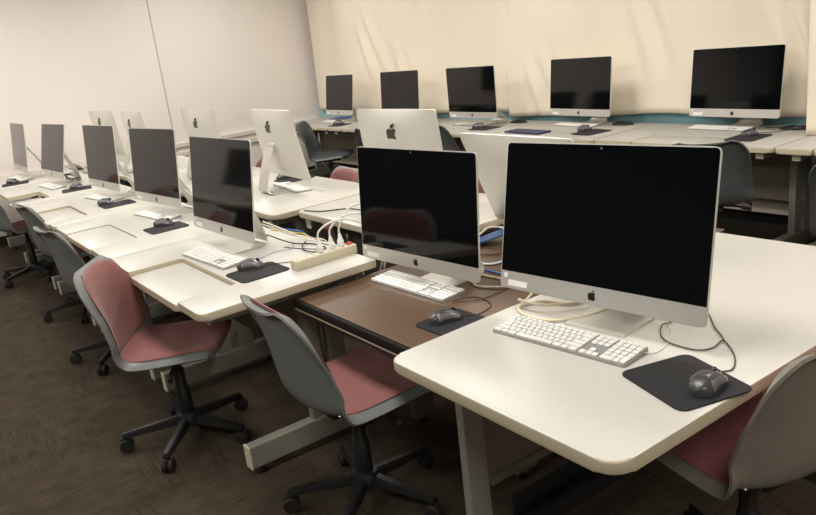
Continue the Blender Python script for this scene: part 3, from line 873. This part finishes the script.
def chair(x, y, face, label, group, shell='shell', cushions=True, red=False, spin=20, drop=0):
    """face: compass angle (degrees, from +x) the sitter looks to"""
    t = thing('office_chair', label, 'chair', (x, y, 0), 0, group)
    rz = (0, 0, d2r(face-90))
    lo = (0, 0, -drop)
    sh = inst('shell', _ch[shell], t, lo, rz)
    inst('rivet', _ch['rivet'], sh); inst('rivet', _ch['rivet2'], sh)
    if cushions:
        inst('seat_cushion', _ch['seat_cushion_red' if red else 'seat_cushion'], t, lo, rz); inst('back_cushion', _ch['back_cushion_red' if red else 'back_cushion'], t, lo, rz)
    m = inst('mechanism', _ch['mechanism'], t, lo, rz); inst('lever', _ch['lever'], m)
    inst('column', _ch['column'], t).scale = (1, 1, (.40-drop)/.40); inst('hub', _ch['hub'], t)
    for k in range(5):
        l = inst('leg', _ch['leg'], t, rot=(0, 0, d2r(spin+72*k))); inst('caster', _ch['caster'], l)
    return t
CF = 'pink padded chairs along the front row'; CM = 'pink padded chairs in the centre row'; CB = 'grey shell chairs along the back row'
chair(-2.10, 1.135, 88, 'grey shell chair with pink pads facing the brown table', CF, spin=22)
chair(-3.07, .835, 56, 'grey shell chair with pink pads turned open at the table with the pulled-out tray', CF, spin=32)
chair(-4.36, .91, 98, 'grey shell chair behind the pink one that is turned open, its back to us', CF, spin=-41+0)
chair(-5.44, .97, 96, 'grey shell chair second from the left in the front row, its back to us', CF, spin=-20)
chair(-6.86, .88, 98, 'grey shell chair at the left edge of the photo', CF, spin=12)
chair(-.985, 1.665, 170, 'grey shell chair with maroon seat at the right edge of the big white table', CF, 'shell_warm', red=True, spin=10)
chair(-4.26, 2.25, 268, 'chair with pink back just left of the screen on the brown table', CM, spin=5, drop=.045)
chair(-3.02, 2.42, 270, 'chair with pink back showing in the gap between the two nearest screens', CM, spin=15, drop=.045)
chair(-5.46, 2.26, 268, 'chair with pink back peeping out left of a silver stand in the centre row', CM, spin=40, drop=.045)
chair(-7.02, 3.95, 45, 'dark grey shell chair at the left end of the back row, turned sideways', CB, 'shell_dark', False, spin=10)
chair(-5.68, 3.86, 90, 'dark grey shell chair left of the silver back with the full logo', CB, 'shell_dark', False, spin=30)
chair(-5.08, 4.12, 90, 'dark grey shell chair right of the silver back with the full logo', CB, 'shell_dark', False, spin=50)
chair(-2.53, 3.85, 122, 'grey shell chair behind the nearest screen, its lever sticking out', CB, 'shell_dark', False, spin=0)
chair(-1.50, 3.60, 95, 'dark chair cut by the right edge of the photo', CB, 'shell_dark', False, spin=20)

# ------------------------------------------------------------------ power strip, plugs, cords and small things
t = thing('power_strip', 'long ivory power strip along the right edge of the white table', 'power strip', (-2.655, 1.415, DESK), d2r(1))
bm = bmesh.new(); box(bm, -.027, .027, -.160, .130, 0, .040, .004); link('case', bm, M['strip'], t, smooth=True, autosmooth=40)
for k in range(6):
    bm = bmesh.new(); box(bm, -.017, .017, -.12+.035*k-.012, -.12+.035*k+.012, .0395, .0412, .0005); link('socket', bm, M['cap'], t)
bm = bmesh.new(); box(bm, -.010, .010, .100, .122, .0395, .048, .002); link('switch', bm, M['red'], t)
for i, (dy, pk, nm) in enumerate(((-.03, .16, 'white plug nearest the camera in the power strip, its cord arching over'), (.025, .175, 'white plug in the middle of the power strip, its cord arching over'), (.07, .215, 'white plug furthest along the power strip, its cord arching high'))):
    px, py = -2.655, 1.415+dy
    c = thing('plug_cable', nm, 'cable', (px, py, DESK+.0413), 0, 'white power cords in the strip')
    bm = bmesh.new(); box(bm, -.013, .013, -.011, .011, 0, .03, .004); lathe(bm, [(.011, .028), (.007, .05), (.005, .055)], 12); link('plug', bm, M['plug'], c, smooth=True, autosmooth=40)
    bm = bmesh.new(); tube(bm, [(0, 0, .05), (.0, .005, .085), (.02, .05, pk*.72), (.05, .12, pk*.74), (.08, .20, pk*.45), (.09, .27, .0), (.10, .30, -.09), (.09, .31, -.25), (.06, .32, -.50), (.05, .33, -.74)], .0042, 8)
    link('cord', bm, M['cord_white'], c, smooth=True)

def cord(pts, r, m, label, group=None):
    bm = bmesh.new(); tube(bm, pts, r, 8, n=7)
    o = link('cable', bm, M[m], smooth=True); return tag(o, label, 'cable', group)
z = DESK
cord([(-3.12, 1.36, z+.12), (-3.05, 1.46, z+.05), (-2.98, 1.50, z+.02), (-2.88, 1.53, z+.01), (-2.80, 1.60, z-.05), (-2.78, 1.62, z-.3), (-2.78, 1.63, .02)], .0042, 'cord_white', 'white cord from the screen by the power strip down behind its table')
cord([(-3.16, 1.37, z+.10), (-3.10, 1.48, z+.03), (-3.02, 1.53, z+.012), (-2.93, 1.60, z-.08), (-2.92, 1.62, .02)], .0042, 'cord_cream', 'cream cord looping behind the screen by the power strip')
cord([(-3.10, 1.36, z+.06), (-3.02, 1.44, z+.012), (-2.93, 1.50, z+.006), (-2.82, 1.50, z+.005), (-2.80, 1.44, z+.005), (-2.88, 1.42, z+.008), (-2.95, 1.46, z+.011), (-3.0, 1.5, z+.007)], .003, 'cord_black', 'black cord coiled on the white table behind the mouse')
cord([(-3.17, 1.39, z+.08), (-3.13, 1.44, z+.06), (-3.10, 1.49, z+.05), (-3.07, 1.545, z+.015), (-3.07, 1.6, z-.1), (-3.07, 1.61, .02)], .0035, 'cord_blue', 'blue network cable behind the screen by the power strip')
cord([(-3.18, 1.42, z+.055), (-3.1, 1.5, z+.035), (-3.05, 1.545, z+.01), (-3.05, 1.6, z-.1), (-3.05, 1.61, .02)], .003, 'yellow', 'yellow cable behind the screen by the power strip')
cord([(-2.955, 1.17, z+.008), (-2.95, 1.24, z+.004), (-2.98, 1.33, z+.004), (-2.96, 1.41, z+.004), (-3.04, 1.45, z+.006)], .0016, 'cord_violet', 'pale violet cable from the keyboard by the power strip')
cord([(-3.62, 1.83, z+.003), (-3.50, 1.87, z+.003), (-3.40, 1.98, z+.003), (-3.2, 2.0, z+.003), (-3.02, 2.02, z+.003)], .003, 'cord_black', 'thin black cord on the white table of the centre row')
cord([(-2.42, 1.70, z+.10), (-2.45, 1.72, z-.03), (-2.46, 1.70, z-.25), (-2.50, 1.66, .03)], .0042, 'cord_blue', 'blue cable hanging left of the screen on the brown table')
cord([(-2.34, 1.66, z+.16), (-2.48, 1.66, z+.06), (-2.60, 1.64, z-.06), (-2.66, 1.62, z-.3), (-2.66, 1.62, .03)], .0042, 'cord_cream', 'cream cord slanting down left of the screen on the brown table')
cord([(-2.36, 1.68, z+.12), (-2.52, 1.69, z+.02), (-2.58, 1.64, z-.06), (-2.60, 1.62, z-.35), (-2.60, 1.62, .03)], .0042, 'cord_white', 'white cord slanting down behind the end of the power strip')
zb = BROWN
cord([(-2.10, 1.66, zb+.12), (-2.09, 1.70, zb+.03), (-2.03, 1.66, zb+.006), (-1.98, 1.66, zb+.006), (-1.92, 1.70, zb+.006), (-1.87, 1.76, zb+.006), (-1.80, 1.80, zb+.006)], .0045, 'cord_cream', 'cream cord on the brown table crossing between the two nearest screens')
cord([(-2.24, 1.75, zb+.006), (-2.148, 1.741, zb+.006), (-2.093, 1.749, zb+.006), (-1.995, 1.759, zb+.006), (-1.92, 1.78, zb+.006), (-1.84, 1.86, zb+.006)], .004, 'cord_cream', 'cream cord further back on the brown table between the two nearest screens')
cord([(-2.30, 1.74, zb+.006), (-2.25, 1.78, zb+.07), (-2.243, 1.889, zb+.108), (-2.263, 1.961, zb+.115), (-2.22, 2.01, zb+.10), (-2.16, 1.985, zb+.05), (-2.14, 1.92, zb+.012), (-2.154, 1.861, zb+.006), (-2.205, 1.844, zb+.006), (-2.292, 1.867, zb+.006)], .0045, 'cord_white', 'white cord looping up over the blue folder behind the screens')
cord([(-2.26, 1.775, zb+.005), (-2.20, 1.832, zb+.005), (-2.137, 1.892, zb+.005), (-2.06, 1.95, zb+.005), (-1.98, 2.0, zb+.005)], .004, 'cord_blue', 'bright blue network cable on the brown table behind the screens')
cord([(-2.30, 1.80, zb+.005), (-2.205, 1.80, zb+.005), (-2.152, 1.80, zb+.005), (-2.02, 1.80, zb+.005), (-1.95, 1.82, zb+.005)], .004, 'cord_blue', 'blue cable in front of the other on the brown table')
cord([(-2.34, 1.93, zb+.005), (-2.31, 1.925, zb+.005), (-2.255, 1.942, zb+.005), (-2.22, 1.99, zb+.005)], .003, 'cord_brown', 'dark brown cable in front of the blue folder')
bm = bmesh.new()
pts = [(-.10, -.05), (.09, -.06), (.10, .05), (-.08, .06)]
prism(bm, round_poly(pts, .01), 0, .006, .001, 1)
for v in bm.verts: v.co.z += .05*max(0, v.co.x+.02)/.1
o = link('blue_folder', bm, M['blue_cloth'], loc=(-2.39, 2.065, zb+.001), rot=(0, 0, .75)); tag(o, 'blue folder lying on the brown table in the gap between the screens', 'folder')
cord([(-1.030, 1.632, z+.008), (-1.06, 1.665, z+.004), (-1.10, 1.70, z+.004), (-1.157, 1.763, z+.004), (-1.21, 1.80, z+.02), (-1.26, 1.76, z+.07)], .0019, 'cord_brown', 'thin dark cord running behind the nearest screen on its right')
# cream cords to the nearest computer
cord([(-1.40, 1.70, z+.006), (-1.40, 1.60, z+.006), (-1.44, 1.50, z+.006), (-1.50, 1.456, z+.006), (-1.58, 1.462, z+.006), (-1.625, 1.50, z+.006), (-1.60, 1.57, z+.006), (-1.52, 1.60, z+.006), (-1.50, 1.67, z+.006), (-1.6, 1.74, z+.006)], .005, 'cord_cream', 'cream power cord coiled left of the nearest computer foot')
cord([(-1.36, 1.72, z+.02), (-1.44, 1.66, z+.018), (-1.52, 1.55, z+.018), (-1.59, 1.515, z+.018), (-1.66, 1.53, z+.010), (-1.71, 1.60, zb+.03), (-1.78, 1.70, zb+.01)], .0045, 'cord_cream', 'cream cord dropping from the big white table onto the brown table')
# back row odds and ends
bm = bmesh.new()
nx, ny = 24, 10; G = [[bm.verts.new((-.30+.6*i/nx, -.09+.18*j/ny, .006+.014*(1+math.sin(i*.9+j*.5))*math.sin(PI*i/nx)*math.sin(PI*j/ny))) for i in range(nx+1)] for j in range(ny+1)]
for j in range(ny):
    for i in range(nx): bm.faces.new((G[j][i], G[j][i+1], G[j+1][i+1], G[j+1][i]))
bmesh.ops.recalc_face_normals(bm, faces=bm.faces); bmesh.ops.solidify(bm, geom=bm.faces[:], thickness=.004)
o = link('blue_sheet', bm, M['cord_blue'], smooth=True, loc=(-7.64, 4.62, z), rot=(0, 0, .05)); tag(o, 'crumpled bright blue sheet at the left end of the back row', 'sheet')
bm = bmesh.new(); prism(bm, round_poly([(-.2, -.07), (.2, -.07), (.2, .07), (-.2, .07)], .008), 0, .012, .002, 1)
o = link('folder', bm, M['navy'], loc=(-4.30, 4.20, z), rot=(0, 0, d2r(-4))); tag(o, 'navy blue folder on a back row table', 'folder')
for (x, y, lab) in ((-2.42, 4.60, 'black cords bunched on the table right of the back row end keyboard'), (-3.72, 4.62, 'black cords bunched beside the fourth back row computer'), (-4.80, 4.60, 'dark cords bunched beside the middle back row computer')):
    pts = []
    for k in range(16):
        a = k*1.25; pts.append((x+.08*math.cos(a)+.02*math.sin(2.3*a), y+.035*math.sin(a), z+.006+.004*(k % 4)))
    cord(pts, .004, 'cord_black', lab)
for (x, y, n_, lab) in ((-6.95, 1.36, 14, 'tangle of dark cords behind the second screen from the left'), (-7.5, 1.34, 9, 'cords dangling behind the leftmost screen of the front row')):
    pts = []
    for k in range(n_):
        a = k*1.4; pts.append((x+.16*math.cos(a)+.03*k/10, y+.05*math.sin(a)+.01*math.sin(3*a), z+.006+.012*((k*7) % 5)))
    cord(pts, .004, 'cord_black', lab)
for (x, y, lab) in ((-4.22, 1.43, 'white cord behind the fourth computer from the right in the front row'), (-5.3, 1.41, 'white cord behind the third computer from the left in the front row'), (-6.62, 1.40, 'white cord behind the second computer from the left in the front row')):
    cord([(x, y-.03, z+.16), (x+.05, y+.02, z+.09), (x+.10, y+.05, z+.02), (x+.06, y+.08, z+.006), (x-.02, y+.085, z+.006)], .0042, 'cord_white', lab)
cord([(-4.45, 1.96, z+.16), (-4.52, 1.86, z+.11), (-4.60, 1.76, z+.03), (-4.56, 1.72, z+.006), (-4.48, 1.74, z+.006)], .0042, 'cord_white', 'white cord hanging from the silver stand behind the power strip')

# one more station on the near side of the aisle, seen only mirrored in the screens
notched_table(-7.0, -.45, 1.2, 'white table across the aisle, seen only mirrored in the screens', rz=PI, notch=(-.3, .3), group='white computer tables')
computer(-7.05, -.80, DESK, .0, .12, 'silver computer across the aisle, seen only mirrored in a screen', 'computers across the aisle', back=True)

# ------------------------------------------------------------------ world, camera
w = bpy.data.worlds.new('room_air'); scene.world = w; w.use_nodes = True
w.node_tree.nodes['Background'].inputs['Color'].default_value = (.9, .85, .78, 1)
w.node_tree.nodes['Background'].inputs['Strength'].default_value = .1

cam = bpy.data.cameras.new('camera'); co = bpy.data.objects.new('camera', cam); col.objects.link(co)
F, CX, CY, HCAM = 756.196, 392.39, 245.917, .84736
cam.sensor_fit = 'HORIZONTAL'; cam.sensor_width = 36; cam.lens = F/816*36
cam.shift_x = -(CX-408)/816; cam.shift_y = (CY-257.5)/816
R = Matrix(((0.57151896, 0.81104141, -0.12481145), (0.14883482, -0.25203066, -0.95620539), (-0.80697848, 0.52791322, -0.2647515)))
right, down, fwd = R[0], R[1], R[2]
rot = Matrix((right, -down, -fwd)).transposed()
co.matrix_world = Matrix.Translation((0, 0, DESK+HCAM)) @ rot.to_4x4()
cam.clip_start = .05
scene.camera = co

scene.view_settings.view_transform = 'Standard'; scene.view_settings.look = 'None'
scene.view_settings.exposure = .48; scene.view_settings.gamma = 1; scene.view_settings.use_curve_mapping = False
